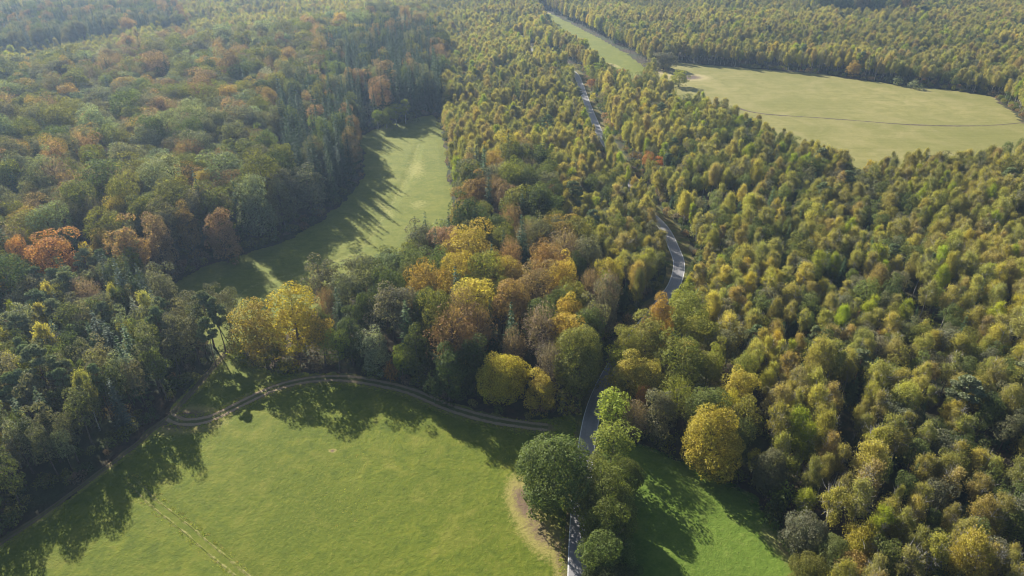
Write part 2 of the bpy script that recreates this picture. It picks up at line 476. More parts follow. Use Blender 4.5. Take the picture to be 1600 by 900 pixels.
def tube(g, pts, rad, sides=6):
    pts = np.asarray(pts, float)
    V, Fc = [], []
    for i, p in enumerate(pts):
        d = pts[min(i + 1, len(pts) - 1)] - pts[max(i - 1, 0)]
        d /= max(np.linalg.norm(d), 1e-6)
        a = np.cross(d, (1, 0, 0) if abs(d[0]) < .8 else (0, 1, 0)); a /= np.linalg.norm(a)
        b = np.cross(d, a)
        for k in range(sides):
            th = 2 * math.pi * k / sides
            V.append(p + (a * math.cos(th) + b * math.sin(th)) * rad[i])
    for i in range(len(pts) - 1):
        for k in range(sides):
            Fc.append((i * sides + k, i * sides + (k + 1) % sides, (i + 1) * sides + (k + 1) % sides, (i + 1) * sides + k))
    g.add(V, Fc)
def trunk_geo(r, h, rad, top, limbs, crown_r, z0, sides=7, lean=.3):
    g = Geo()
    k = 7
    zz = np.linspace(-.3, h * top, k)
    wx, wy = r.normal(size=2) * lean
    ph = r.random() * 6
    pts = np.stack([wx * (zz / h) ** 2 + .12 * np.sin(zz * .5 + ph), wy * (zz / h) ** 2 + .12 * np.cos(zz * .6 + ph), zz], 1)
    rr = rad * (1 - .85 * (np.linspace(0, 1, k)) ** .9); rr[0] *= 1.45
    tube(g, pts, rr, sides)
    for i in range(limbs):
        f = r.uniform(z0, top * .93)
        base = np.array([np.interp(f * h, zz, pts[:, 0]), np.interp(f * h, zz, pts[:, 1]), f * h])
        an = r.uniform(0, 2 * math.pi)
        L = crown_r * r.uniform(.55, .85)
        d = np.array([math.cos(an), math.sin(an), 0])
        p1 = base + d * L * .5 + np.array([0, 0, L * r.uniform(.2, .5)])
        p2 = base + d * L + np.array([0, 0, L * r.uniform(.45, .95)])
        b = rad * r.uniform(.22, .38)
        tube(g, [base, p1, p2], [b, b * .6, b * .18], 4)
    return g

def crown_broad(seed, R, h, base, nl, leaf, dens=1.0, flat=.8, spread=.62, droop=0.0, lob=(.30, .46), zl=1.72, jit=.17):
    r = np.random.default_rng(seed)
    c = np.array([0, 0, h * (1 + base) / 2]); ax = np.array([R, R, h * (1 - base) / 2])
    g = Geo()
    D = []
    for i in range(nl):
        z = 1 - zl * (i + .5) / nl
        th = i * 2.39996 + r.normal() * .35
        s = math.sqrt(max(0, 1 - z * z))
        D.append((s * math.cos(th), s * math.sin(th), z))
    D = np.array(D)
    cen = c + D * ax * (spread + r.normal(size=(nl, 1)) * jit)
    wid = 1 + .22 * np.sin(np.arctan2(D[:, 1], D[:, 0]) * 2 + r.random() * 6)
    cen[:, :2] *= wid[:, None]
    rad = R * r.uniform(lob[0] * .72, lob[1] * 1.04, nl)
    P, N, S = [], [], []
    for k in range(nl):
        n = int(dens * 9.5 * rad[k] ** 2 / leaf ** 2 * .62)
        d = unit(int(n * 1.5), r)
        d = d[(d @ D[k] > -.35) & (d[:, 2] > -.65)]
        # second-level sprays inside the lobe
        spn = unit(11, r)
        near = (d @ spn.T).max(1)
        rr = rad[k] * (.62 + .46 * near + r.normal(size=len(d)) * .09)
        p = cen[k] + d * rr[:, None] * np.array([1, 1, flat])
        P.append(p); N.append(d * .8 + r.normal(size=d.shape) * .5 + np.array([0, 0, .6]))
        S.append(leaf * r.uniform(.6, 1.35, len(d)))
    n = int(dens * 5 * R * R / leaf ** 2 * .16)
    d = unit(n, r)
    p = c + d * ax * (r.random(n) ** .4 * .72)[:, None]
    P.append(p); N.append(unit(n, r)); S.append(leaf * r.uniform(1.2, 2.3, n))
    P, N, S = np.vstack(P), np.vstack(N), np.concatenate(S)
    P[:, 2] -= droop * (np.hypot(P[:, 0], P[:, 1]) / R) ** 2
    keep = P[:, 2] > .25
    P, N, S = P[keep], N[keep], S[keep]
    V, Fc = quads(P, N, unit(len(P), r), S, S * r.uniform(.6, 1.0, len(P)))
    g.add(V, Fc)
    return g
def crown_birch(seed, R, h, base, nl=17, dens=1.0):
    r = np.random.default_rng(seed)
    g = Geo()
    P, N, T, A, B = [], [], [], [], []
    skew = r.normal(size=2) * .16 * R
    for i in range(nl):
        f = (i + .5) / nl
        z = h * (base + (1 - base) * (f * .82 + .04)) + r.normal() * .3
        prof = math.sin(math.pi * min(1, (f * .80 + .15))) ** .7
        th = i * 2.39996 + r.normal() * .6
        off = R * max(prof, .45) * (.60 if f < .93 else .08) * r.uniform(.55, 1.15)
        cen = np.array([off * math.cos(th) + skew[0] * f, off * math.sin(th) + skew[1] * f, z])
        rad = R * r.uniform(.28, .46) * (.7 + .3 * prof)
        n = int(dens * 10500 / nl * (rad / (R * .36)) ** 2 * r.uniform(.75, 1.1))
        d = unit(n, r)
        rr = rad * np.abs(.55 + r.normal(size=n) * .42)
        p = cen + d * rr[:, None] * np.array([1, 1, 1.15])
        p[:, 2] -= .22 * R * (np.hypot(p[:, 0], p[:, 1]) / R) ** 2
        P.append(p)
        hang = r.random(n) < .6
        nn = d + r.normal(size=d.shape) * .6
        nn[hang, 2] *= .25
        N.append(nn)
        t = unit(n, r); t[hang] = np.array([0, 0, 1]) + r.normal(size=(hang.sum(), 3)) * .22
        T.append(t)
        s_ = r.uniform(.11, .25, n)
        A.append(s_); B.append(np.where(hang, s_ * 1.9, s_ * 1.2))
    P, N, T, A, B = np.vstack(P), np.vstack(N), np.vstack(T), np.concatenate(A), np.concatenate(B)
    V, Fc = quads(P, N, T, A, B)
    g.add(V, Fc)
    return g
def twigs(g, r, n, R, h, base, wid=.05, L=(.8, 1.8), up=.6):
    c = np.array([0, 0, h * (1 + base) / 2]); ax = np.array([R, R, h * (1 - base) / 2])
    d = unit(n, r)
    p = c + d * ax * (r.uniform(.35, .9, n))[:, None]
    dirn = d + np.array([0, 0, up]) + r.normal(size=d.shape) * .3
    V, Fc = quads(p, unit(n, r), dirn, np.full(n, wid), r.uniform(*L, n))
    # orient the long axis along the growth direction
    dirn /= np.linalg.norm(dirn, axis=1)[:, None]
    sd = np.cross(dirn, unit(n, r)); sd /= np.linalg.norm(sd, axis=1)[:, None]
    Lh = r.uniform(*L, n)[:, None] / 2
    V = np.stack([p - dirn * Lh - sd * wid / 2, p - dirn * Lh + sd * wid / 2, p + dirn * Lh + sd * wid * .2, p + dirn * Lh - sd * wid * .2], 1).reshape(-1, 3)
    g.add(V, np.arange(4 * n).reshape(n, 4))
def crown_bare(seed, R, h, base, nl, leaf):
    g = crown_broad(seed, R, h, base, nl, leaf, dens=.42, spread=.60)
    r = np.random.default_rng(seed + 500)
    twigs(g, r, 1500, R, h, base, .07, (.9, 2.4), .7)
    return g
def crown_spruce(seed, R, h, base=.06, wh=30, full=1.0):
    r = np.random.default_rng(seed)
    g = Geo()
    P, N, T, A, B = [], [], [], [], []
    for w in range(wh):
        f = (w + r.uniform(-.2, .2)) / wh
        z = h * (base + (1 - base) * f)
        L = R * (1 - f) ** .82 * r.uniform(.82, 1.1) + .12
        nb = max(4, int(9 * (1 - f * .5)))
        for k in range(nb):
            an = 2 * math.pi * (k + r.uniform(-.3, .3)) / nb + w * 1.1
            lb = L * r.uniform(.72, 1.12)
            m_ = max(2, int(lb / .22 * full))
            s = (np.arange(m_) + r.uniform(.2, .8, m_)) / m_
            dr = lb * (s * .04 - .34 * s * s + .12 * s ** 3)
            px, py = math.cos(an), math.sin(an)
            lat = r.normal(size=m_) * .10 * lb * (1.05 - s)
            p = np.stack([px * s * lb - py * lat, py * s * lb + px * lat, z + dr - r.uniform(0, .25, m_)], 1)
            P.append(p)
            n_ = np.stack([px * .25 + r.normal(size=m_) * .35, py * .25 + r.normal(size=m_) * .35, .9 + 0 * s], 1)
            N.append(n_); T.append(np.tile([px, py, -.3], (m_, 1)) + r.normal(size=(m_, 3)) * .25)
            A.append(r.uniform(.30, .56, m_) * (1 - .3 * f)); B.append(r.uniform(.5, .95, m_) * (1 - .3 * f))
    P, N, T, A, B = np.vstack(P), np.vstack(N), np.vstack(T), np.concatenate(A), np.concatenate(B)
    V, Fc = quads(P, N, T, A, B)
    g.add(V, Fc)
    return g
def crown_pine(seed, R, h, base=.52, nl=17):
    r = np.random.default_rng(seed)
    g = Geo()
    P, N, S = [], [], []
    for i in range(nl):
        f = (i + .5) / nl
        z = h * (base + (1 - base) * (f * .93))
        th = i * 2.39996 + r.normal() * .5
        off = R * (.72 * math.sin(math.pi * (.22 + .68 * f))) * r.uniform(.6, 1.1) * (0 if i == nl - 1 else 1)
        cen = np.array([off * math.cos(th), off * math.sin(th), z])
        rad = R * r.uniform(.26, .42)
        n = int(330 * (rad / 1.0) ** 2 * .55)
        d = unit(n, r)
        d[:, 2] = np.abs(d[:, 2]) * np.where(r.random(n) < .8, 1, -1)
        p = cen + d * (rad * r.random(n) ** .35)[:, None] * np.array([1, 1, .55])
        P.append(p); N.append(unit(n, r) + np.array([0, 0, .5])); S.append(r.uniform(.22, .45, n))
    P, N, S = np.vstack(P), np.vstack(N), np.concatenate(S)
    V, Fc = quads(P, N, unit(len(P), r), S, S * 1.5)
    g.add(V, Fc)
    return g

PROTO = {}
def proto(kind, h, R, crown, trunk, leafmat, barkmat):
    Vc, Fc = crown.arr(); Vt, Ft = trunk.arr()
    k = len(PROTO.setdefault(kind, []))
    cm = mesh_of(f'{kind}_crown', Vc, Fc, [leafmat])
    tm = mesh_of(f'{kind}_trunk', Vt, Ft, [barkmat], smooth=True)
    jm = mesh_of(f'{kind}_whole', np.vstack([Vc, Vt]), list(Fc) + [tuple(i + len(Vc) for i in f) for f in Ft], [leafmat, barkmat], [0] * len(Fc) + [1] * len(Ft))
    PROTO[kind].append(dict(h=h, R=R, crown=cm, trunk=tm, whole=bpy.data.objects.new(f'{kind}_source', jm)))
for i in range(9):
    r = np.random.default_rng(100 + i)
    R, h = 3.3 * [1.0, .85, 1.15, .92, 1.08, .8, 1.2, .97, 1.05][i], 16.0
    tg = trunk_geo(r, h, .17, .9, 9, R, .42, 6, 1.0)
    twigs(tg, r, 300, R * .8, h, .36, .045, (.6, 1.3), .5)
    proto('birch', h, 3.3, crown_birch(200 + i, R, h, [.34, .40, .28, .45, .36, .30, .38, .42, .33][i], [17, 12, 22, 14, 19, 11, 24, 15, 18][i], [1, .9, 1.2, .7, 1.05, .85, 1.2, .6, 1][i]), tg, M_LEAF, M_BIRCH)
for i in range(6):
    r = np.random.default_rng(300 + i)
    R, h = 6.0 * r.uniform(.92, 1.08), 23.0
    proto('broadleaf', h, R, crown_broad(320 + i, R, h, [.16, .22, .26, .14, .20, .24][i], [34, 42, 30, 46, 38, 36][i], .42, 1.35),
          trunk_geo(r, h, .42, .82, 11, R, .3), M_LEAF, M_BARK)
for i in range(3):
    r = np.random.default_rng(350 + i)
    R, h = 6.0 * r.uniform(.95, 1.05), 23.0
    proto('broadleaf', h, R, crown_broad(360 + i, R, h, -.06, [54, 62, 50][i], .42, 1.45, .8, .66, .4, (.27, .42), 1.86), trunk_geo(r, h, .42, .82, 11, R, .15), M_LEAF, M_BARK)
for i in range(3):
    r = np.random.default_rng(400 + i)
    R, h = 8.4, 18.0
    proto('oak', h, R, crown_broad(420 + i, R, h, -.04, [70, 64, 76][i], .38, 1.7, .85, .68, .5, (.22, .34), 1.86, .09), trunk_geo(r, h, .5, .75, 13, R, .2), M_LEAF, M_BARK)
for i in range(4):
    r = np.random.default_rng(500 + i)
    R, h = 3.5, 19.0
    proto('alder', h, R, crown_broad(520 + i, R, h, [.16, .22, .2, .12][i], 30, .34, 1.3, .9, .64, .2, (.30, .46)), trunk_geo(r, h, .24, .88, 9, R, .25), M_LEAF, M_BARK)
for i in range(4):
    r = np.random.default_rng(600 + i)
    R, h = [3.3, 3.0, 3.7, 2.7][i], 22.0
    proto('spruce', h, R, crown_spruce(620 + i, R, h), trunk_geo(r, h, .2, .8, 0, R, .3, 6, .1), M_NEEDLE, M_BARK)
for i in range(3):
    r = np.random.default_rng(700 + i)
    R, h = 3.6, 19.0
    proto('pine', h, R, crown_pine(720 + i, R, h), trunk_geo(r, h, .25, .95, 9, R, .5, 6, .8), M_NEEDLE, M_PINE)
for i in range(3):
    r = np.random.default_rng(800 + i)
    R, h = 5.6, 22.0
    proto('bare', h, R, crown_bare(820 + i, R, h, .2, 34, .40), trunk_geo(r, h, .36, .85, 22, R, .25), M_LEAF, M_BARK)
for i in range(4):
    r = np.random.default_rng(900 + i)
    R, h = 2.2, 3.2
    proto('shrub', h, R, crown_broad(920 + i, R, h, .02, 14, .34, .9, .9, .58, .2, (.34, .5)), trunk_geo(r, h, .07, .7, 5, R, .15, 5), M_LEAF, M_BARK)

# ------------------------------------------------------------------ leaf colours
TINT = {
    'green': ((.080, .094, .027), 'green'), 'dark': ((.050, .064, .020), 'dark green'), 'grey': ((.100, .098, .057), 'grey-green'),
    'oakg': ((.088, .108, .024), 'mid-green'), 'olive': ((.112, .112, .024), 'olive'), 'ygreen': ((.165, .185, .024), 'yellow-green'), 'lime': ((.135, .162, .026), 'bright yellow-green'),
    'birch': ((.212, .190, .052), 'olive-yellow'), 'birchd': ((.168, .156, .054), 'dull olive'), 'birchb': ((.192, .155, .064), 'tawny'),
    'gold': ((.235, .185, .034), 'golden'), 'yellow': ((.262, .222, .030), 'yellow'), 'ochre': ((.20, .140, .040), 'ochre'),
    'rust': ((.185, .120, .044), 'rusty'), 'orange': ((.235, .122, .040), 'orange'), 'red': ((.24, .095, .038), 'orange-red'), 'brown': ((.165, .110, .060), 'russet brown'),
    'taupe': ((.125, .095, .070), 'grey-brown'), 'pale': ((.21, .20, .17), 'pale grey'), 'spruce': ((.026, .044, .017), 'dark green'),
    'spruceg': ((.045, .068, .022), 'green'), 'pine': ((.095, .113, .052), 'grey-green'), 'bluecon': ((.048, .066, .042), 'blue-grey'), 'sage': ((.13, .145, .080), 'pale sage'),
}
KNAME = {'birch': ('birch_tree', 'birch'), 'broadleaf': ('broadleaf_tree', 'broadleaf tree'), 'oak': ('oak_tree', 'oak'), 'alder': ('alder_tree', 'alder'),
         'spruce': ('spruce_tree', 'spruce'), 'pine': ('pine_tree', 'pine'), 'bare': ('thin_leaved_tree', 'thinly leaved tree'), 'shrub': ('shrub', 'shrub')}

# ------------------------------------------------------------------ trees told apart one by one: sight line of the crown's middle, crown width, kind, tint, height, label
HERO = [
 (867, 730, 132, 'oak', 'oakg', 19.5, 'huge round green oak at the meadow corner beside the road'),
 (955, 640, 56, 'alder', 'lime', 18, 'taller bright yellow-green tree on the roadside behind its twin'),
 (958, 692, 62, 'alder', 'lime', 16, 'bright yellow-green roadside tree in front of its taller twin'),
 (942, 768, 94, 'oak', 'oakg', 16, 'mid-green tree directly across the road from the huge round oak'),
 (948, 860, 84, 'oak', 'oakg', 12, 'low round green tree hanging over the sunlit end of the road'),
 (1115, 683, 100, 'oak', 'gold', 19, 'big golden-yellow tree at the top of the small green meadow'),
 (1153, 608, 52, 'broadleaf', 'gold', 19, 'second golden tree behind the big golden tree by the small meadow'),
 (1140, 640, 40, 'broadleaf', 'yellow', 17, 'small clear yellow tree squeezed behind the big golden tree'),
 (982, 585, 58, 'broadleaf', 'gold', 18, 'yellow crown directly beside the shaded bend of the road'),
 (1016, 592, 48, 'broadleaf', 'gold', 17, None), (1070, 568, 74, 'broadleaf', 'olive', 20, None),
 (958, 900, 80, 'oak', 'dark', 8, 'dark low tree at the roadside beyond the sunlit asphalt'), (975, 740, 56, 'oak', 'oakg', 12, None), (972, 800, 50, 'oak', 'oakg', 10, None),
 (934, 728, 46, 'alder', 'oakg', 10.5, None),
 (952, 818, 80, 'oak', 'oakg', 14, None), (978, 545, 50, 'broadleaf', 'olive', 20, None), (968, 565, 38, 'alder', 'ygreen', 15, None),
 (1010, 528, 72, 'broadleaf', 'olive', 21, None), (1030, 497, 46, 'broadleaf', 'ochre', 22, 'olive tree with orange crest where the road disappears'),
 (1092, 522, 56, 'broadleaf', 'olive', 20, None), (1058, 625, 62, 'bare', 'olive', 18, None), (1030, 640, 52, 'broadleaf', 'grey', 17, None),
 (1004, 622, 22, 'alder', 'orange', 13, 'slim orange tree among grey crowns beside the yellow-green pair'), (1128, 540, 50, 'broadleaf', 'grey', 18, None),
 (990, 655, 44, 'bare', 'taupe', 15, None), (1165, 585, 40, 'broadleaf', 'olive', 18, None),
 (1203, 732, 56, 'oak', 'grey', 13, 'grey-green oak at the birch wood edge above the small meadow'), (1180, 722, 26, 'alder', 'yellow', 10, 'small yellow tree at the small meadow edge'),
 (1224, 772, 34, 'shrub', 'lime', 8, 'lime-yellow bush at the edge of the small meadow'), (1212, 792, 40, 'shrub', 'dark', 7, None), (1258, 786, 42, 'birch', 'ygreen', 10, None),
 (1264, 832, 68, 'oak', 'grey', 11, 'round grey-green oak overhanging the dry corner of the small meadow'), (1300, 866, 62, 'oak', 'green', 10, None), (1346, 850, 56, 'birch', 'gold', 13, 'ochre-gold birch beside the round grey-green oaks'),
 (1330, 885, 46, 'alder', 'ochre', 10, None), (1270, 890, 60, 'oak', 'olive', 9, None),
 (398, 508, 78, 'broadleaf', 'gold', 21, 'broad golden willow at the gap beside the tall pines'), (458, 492, 84, 'broadleaf', 'yellow', 25, 'tall bright yellow tree on the wood edge above the meadow'),
 (502, 525, 40, 'alder', 'gold', 18, None), (526, 540, 40, 'alder', 'ygreen', 15, 'small yellow-green tree at the wood edge beside the tall yellow one'),
 (498, 445, 46, 'alder', 'grey', 24, None), (543, 462, 62, 'broadleaf', 'grey', 23, None), (580, 445, 56, 'broadleaf', 'grey', 24, None), (612, 425, 52, 'broadleaf', 'sage', 22, None), (530, 490, 40, 'spruce', 'spruceg', 22, None),
 (520, 442, 50, 'alder', 'grey', 22, None), (562, 428, 50, 'broadleaf', 'grey', 21, None), (600, 455, 50, 'broadleaf', 'dark', 23, None), (545, 520, 46, 'broadleaf', 'dark', 20, None), (570, 490, 46, 'broadleaf', 'dark', 22, None), (640, 405, 44, 'broadleaf', 'olive', 20, None),
 (425, 545, 44, 'shrub', 'olive', 8, None), (375, 545, 30, 'shrub', 'ygreen', 5, None), (470, 560, 40, 'shrub', 'taupe', 6, None), (440, 570, 30, 'shrub', 'olive', 4, None),
 (584, 542, 50, 'broadleaf', 'sage', 17, 'silvery sage tree on the shaded wood edge above the track'), (610, 578, 22, 'shrub', 'orange', 8, 'small orange bush at the wood edge above the track'), (627, 560, 36, 'alder', 'ygreen', 14, None),
 (664, 455, 58, 'broadleaf', 'ochre', 27, None), (684, 505, 56, 'broadleaf', 'olive', 26, None), (735, 398, 80, 'broadleaf', 'gold', 26, 'broad ochre-gold beech crowning the middle wood'),
 (690, 385, 54, 'broadleaf', 'brown', 23, None), (660, 385, 56, 'broadleaf', 'grey', 22, None), (712, 432, 58, 'broadleaf', 'gold', 26, None), (758, 438, 58, 'broadleaf', 'olive', 25, None),
 (721, 490, 50, 'bare', 'brown', 26, 'pinkish brown thin-leaved beech in the middle wood'), (795, 475, 62, 'broadleaf', 'rust', 26, 'rust-coloured beech in the heart of the middle wood'),
 (838, 455, 58, 'broadleaf', 'brown', 25, None), (852, 418, 46, 'broadleaf', 'rust', 25, None), (882, 398, 64, 'bare', 'taupe', 25, 'grey-brown nearly bare beech at the birch wood border'),
 (878, 442, 46, 'broadleaf', 'gold', 24, None), (918, 402, 48, 'broadleaf', 'grey', 24, None), (845, 520, 60, 'bare', 'taupe', 24, None), (888, 495, 44, 'broadleaf', 'gold', 22, None),
 (902, 555, 92, 'oak', 'olive', 22, 'large olive oak beside the shaded road bend'), (860, 570, 50, 'bare', 'taupe', 19, None),
 (786, 585, 76, 'oak', 'yellow', 16, 'round pure yellow tree on the wood edge above the dirt track'), (845, 605, 48, 'broadleaf', 'gold', 14, 'olive-gold tree next to the round pure yellow one'), (700, 575, 56, 'broadleaf', 'dark', 19, None),
 (650, 545, 46, 'broadleaf', 'dark', 21, None), (636, 515, 44, 'spruce', 'spruceg', 25, None), (740, 560, 50, 'broadleaf', 'dark', 20, None), (880, 625, 48, 'shrub', 'olive', 7, None),
 (650, 372, 22, 'spruce', 'spruce', 22, None), (666, 368, 28, 'spruce', 'spruce', 24, None),
 (745, 305, 50, 'broadleaf', 'rust', 22, 'rust-orange tree on the corner of the shaded meadow'), (790, 318, 48, 'broadleaf', 'brown', 21, None), (825, 272, 48, 'bare', 'taupe', 21, None), (785, 275, 40, 'bare', 'taupe', 20, None),
 (826, 362, 28, 'birch', 'lime', 17, None), (842, 380, 26, 'birch', 'lime', 16, None), (798, 372, 26, 'birch', 'ygreen', 15, None), (866, 342, 30, 'birch', 'ygreen', 17, None), (900, 358, 26, 'birch', 'lime', 16, None),
 (82, 405, 68, 'broadleaf', 'orange', 25, 'broad bright orange beech above the grey-green wood'), (34, 408, 30, 'broadleaf', 'orange', 22, None), (138, 405, 24, 'alder', 'yellow', 18, None),
 (186, 338, 46, 'broadleaf', 'gold', 26, 'golden orange beech at the mature wood edge'), (150, 345, 42, 'bare', 'taupe', 25, None), (245, 372, 46, 'broadleaf', 'brown', 27, 'reddish brown column-shaped beech at the mature wood edge'),
 (292, 352, 36, 'broadleaf', 'rust', 25, 'rust-topped beech at the mature wood edge above the shaded meadow'), (345, 360, 50, 'broadleaf', 'brown', 23, None), (120, 302, 56, 'bare', 'brown', 25, None), (22, 242, 50, 'broadleaf', 'brown', 25, None),
 (430, 100, 46, 'broadleaf', 'brown', 25, None), (488, 105, 44, 'broadleaf', 'brown', 25, None), (422, 158, 26, 'broadleaf', 'rust', 25, None), (560, 52, 40, 'broadleaf', 'gold', 25, None), (632, 48, 34, 'broadleaf', 'brown', 25, None),
 (140, 128, 24, 'bare', 'pale', 22, None), (148, 142, 18, 'bare', 'pale', 20, None), (490, 245, 44, 'broadleaf', 'grey', 26, None), (545, 225, 34, 'broadleaf', 'brown', 23, None), (320, 295, 34, 'broadleaf', 'ochre', 25, None),
 (135, 465, 52, 'bare', 'taupe', 18, None), (180, 472, 24, 'birch', 'birch', 17, None), (80, 470, 22, 'birch', 'birch', 17, None), (25, 500, 20, 'birch', 'ygreen', 17, None), (4, 540, 30, 'birch', 'birch', 16, None),
 (115, 585, 16, 'birch', 'ygreen', 13, None), (14, 655, 28, 'birch', 'gold', 14, None), (16, 695, 26, 'birch', 'ochre', 13, None),
 (190, 445, 34, 'spruce', 'bluecon', 24, None), (224, 450, 36, 'spruce', 'bluecon', 23, None), (165, 430, 30, 'spruce', 'bluecon', 24, None), (206, 440, 32, 'spruce', 'spruceg', 25, None), (213, 492, 32, 'spruce', 'sage', 17, 'pale sage spruce amid the grey-green wood'),
 (300, 525, 36, 'alder', 'grey', 17, None), (282, 500, 36, 'alder', 'grey', 18, None), (326, 528, 30, 'pine', 'pine', 17, None), (270, 545, 36, 'alder', 'grey', 17, None),
 (322, 492, 40, 'pine', 'pine', 20, None), (340, 500, 34, 'pine', 'pine', 19, None), (308, 505, 36, 'alder', 'grey', 19, None), (352, 478, 28, 'alder', 'grey', 17, None), (362, 470, 26, 'alder', 'grey', 16, None), (357, 502, 22, 'alder', 'grey', 15, None), (330, 470, 30, 'alder', 'grey', 17, None), (296, 480, 34, 'alder', 'grey', 18, None), (255, 460, 46, 'broadleaf', 'grey', 21, None),
 (1012, 250, 22, 'alder', 'orange', 14, 'orange maple beside the bright red-orange one near the road'), (1029, 259, 18, 'alder', 'red', 13, 'bright red-orange maple near the road'), (972, 117, 18, 'alder', 'red', 13, 'red tree at the foot of the grassy ride'),
 (930, 110, 30, 'broadleaf', 'ygreen', 13, None), (924, 130, 16, 'alder', 'orange', 9, None), (927, 150, 12, 'shrub', 'yellow', 6, None), (950, 108, 24, 'broadleaf', 'olive', 12, None),
 (590, 184, 27, 'birch', 'lime', 12, None), (603, 181, 30, 'birch', 'ygreen', 13, None), (618, 176, 30, 'birch', 'ygreen', 14, None), (632, 171, 28, 'birch', 'ygreen', 15, None),
 (562, 178, 46, 'shrub', 'grey', 9, None), (580, 170, 46, 'shrub', 'sage', 9, None), (600, 190, 26, 'shrub', 'olive', 5, None), (640, 184, 26, 'shrub', 'green', 5, None), (548, 190, 26, 'shrub', 'grey', 6, None),
 (1038, 92, 40, 'broadleaf', 'grey', 14, None), (1062, 120, 30, 'broadleaf', 'ygreen', 12, None),
 (1060, 390 + 80, 26, 'alder', 'ygreen', 11, None), (690, 352, 40, 'shrub', 'sage', 7, None), (735, 352, 36, 'shrub', 'grey', 6, None), (760, 358, 30, 'shrub', 'grey', 7, None),
 (1405, 126, 22, 'shrub', 'sage', 6, None), (1428, 131, 20, 'shrub', 'sage', 6, None), (1335, 105, 22, 'broadleaf', 'ochre', 13, None), (1310, 100, 16, 'birch', 'gold', 13, None),
]
TREES = []      # dict(kind, x, y, h, r, tint, label, hero, zone)
for (u, v, w, kind, tint, h, lab) in HERO:
    mid = .58 * h
    x, y = land(u, v, mid)
    r = w / F * depth(u, v, mid) / 2
    TREES.append(dict(kind=kind, x=x, y=y, h=h, r=r, tint=tint, label=lab, hero=True))

# birches that lean over the road from the west and hide it between the two open stretches
_side = offset_line(ROAD, np.full(len(ROAD), 1.0)) - ROAD
_sgn = -1.0 if np.median(_side[:, 0]) > 0 else 1.0
_r = np.random.default_rng(77)
_last = None
for k, p in enumerate(ROAD):
    if 258 < p[1] < 352 and (_last is None or np.hypot(*(p - _last)) > 7.5):
        _last = p
        for o_ in (3.9,):
            q = p + _sgn * _side[k] * (o_ + _r.uniform(-.4, .9)) + _r.normal(size=2) * .6
            TREES.append(dict(kind='birch', x=q[0], y=q[1], h=_r.uniform(13.5, 17.5), r=_r.uniform(2.3, 3.2), tint=_r.choice(['birch', 'birchd', 'birchb', 'ygreen']), label=None, hero=True))

# ------------------------------------------------------------------ zones of the forest
Z_SPRB = poly([(-400, 0), (0, 8), (270, 2), (290, 28), (100, 52), (0, 66), (-400, 90)], 18)
Z_SPRC = poly([(505, 65), (600, 25), (680, 40), (690, 160), (640, 172), (545, 185)], 18)
Z_SPRD = poly([(430, 140), (530, 120), (552, 195), (538, 262), (480, 270), (445, 235)], 18)
Z_A = poly([(-700, 110), (-300, 100), (0, 110), (150, 90), (260, 60), (420, 45), (560, 25), (640, 18), (692, 60), (692, 165), (640, 180), (560, 212), (590, 262), (530, 322), (450, 388), (300, 445), (200, 440), (120, 420), (0, 500), (-300, 620), (-900, 700)], 14)
Z_B = poly([(-900, 690), (-300, 600), (0, 490), (100, 415), (220, 425), (290, 470), (352, 500), (362, 570), (270, 660), (100, 800), (0, 870), (-300, 1100), (-900, 1300)], 8)
Z_C = poly([(340, 520), (440, 440), (560, 400), (650, 350), (712, 345), (705, 300), (720, 265), (800, 235), (870, 262), (880, 340), (940, 400), (1000, 500), (965, 570), (940, 660), (820, 690), (700, 660), (540, 610), (400, 600)], 13)
Z_C2 = poly([(955, 560), (1005, 490), (1080, 478), (1130, 530), (1190, 590), (1200, 690), (1160, 790), (1050, 740), (985, 705), (940, 660)], 10)
Z_DARK = poly([(1240, -10), (1440, -10), (1420, 14), (1290, 16)], 12)
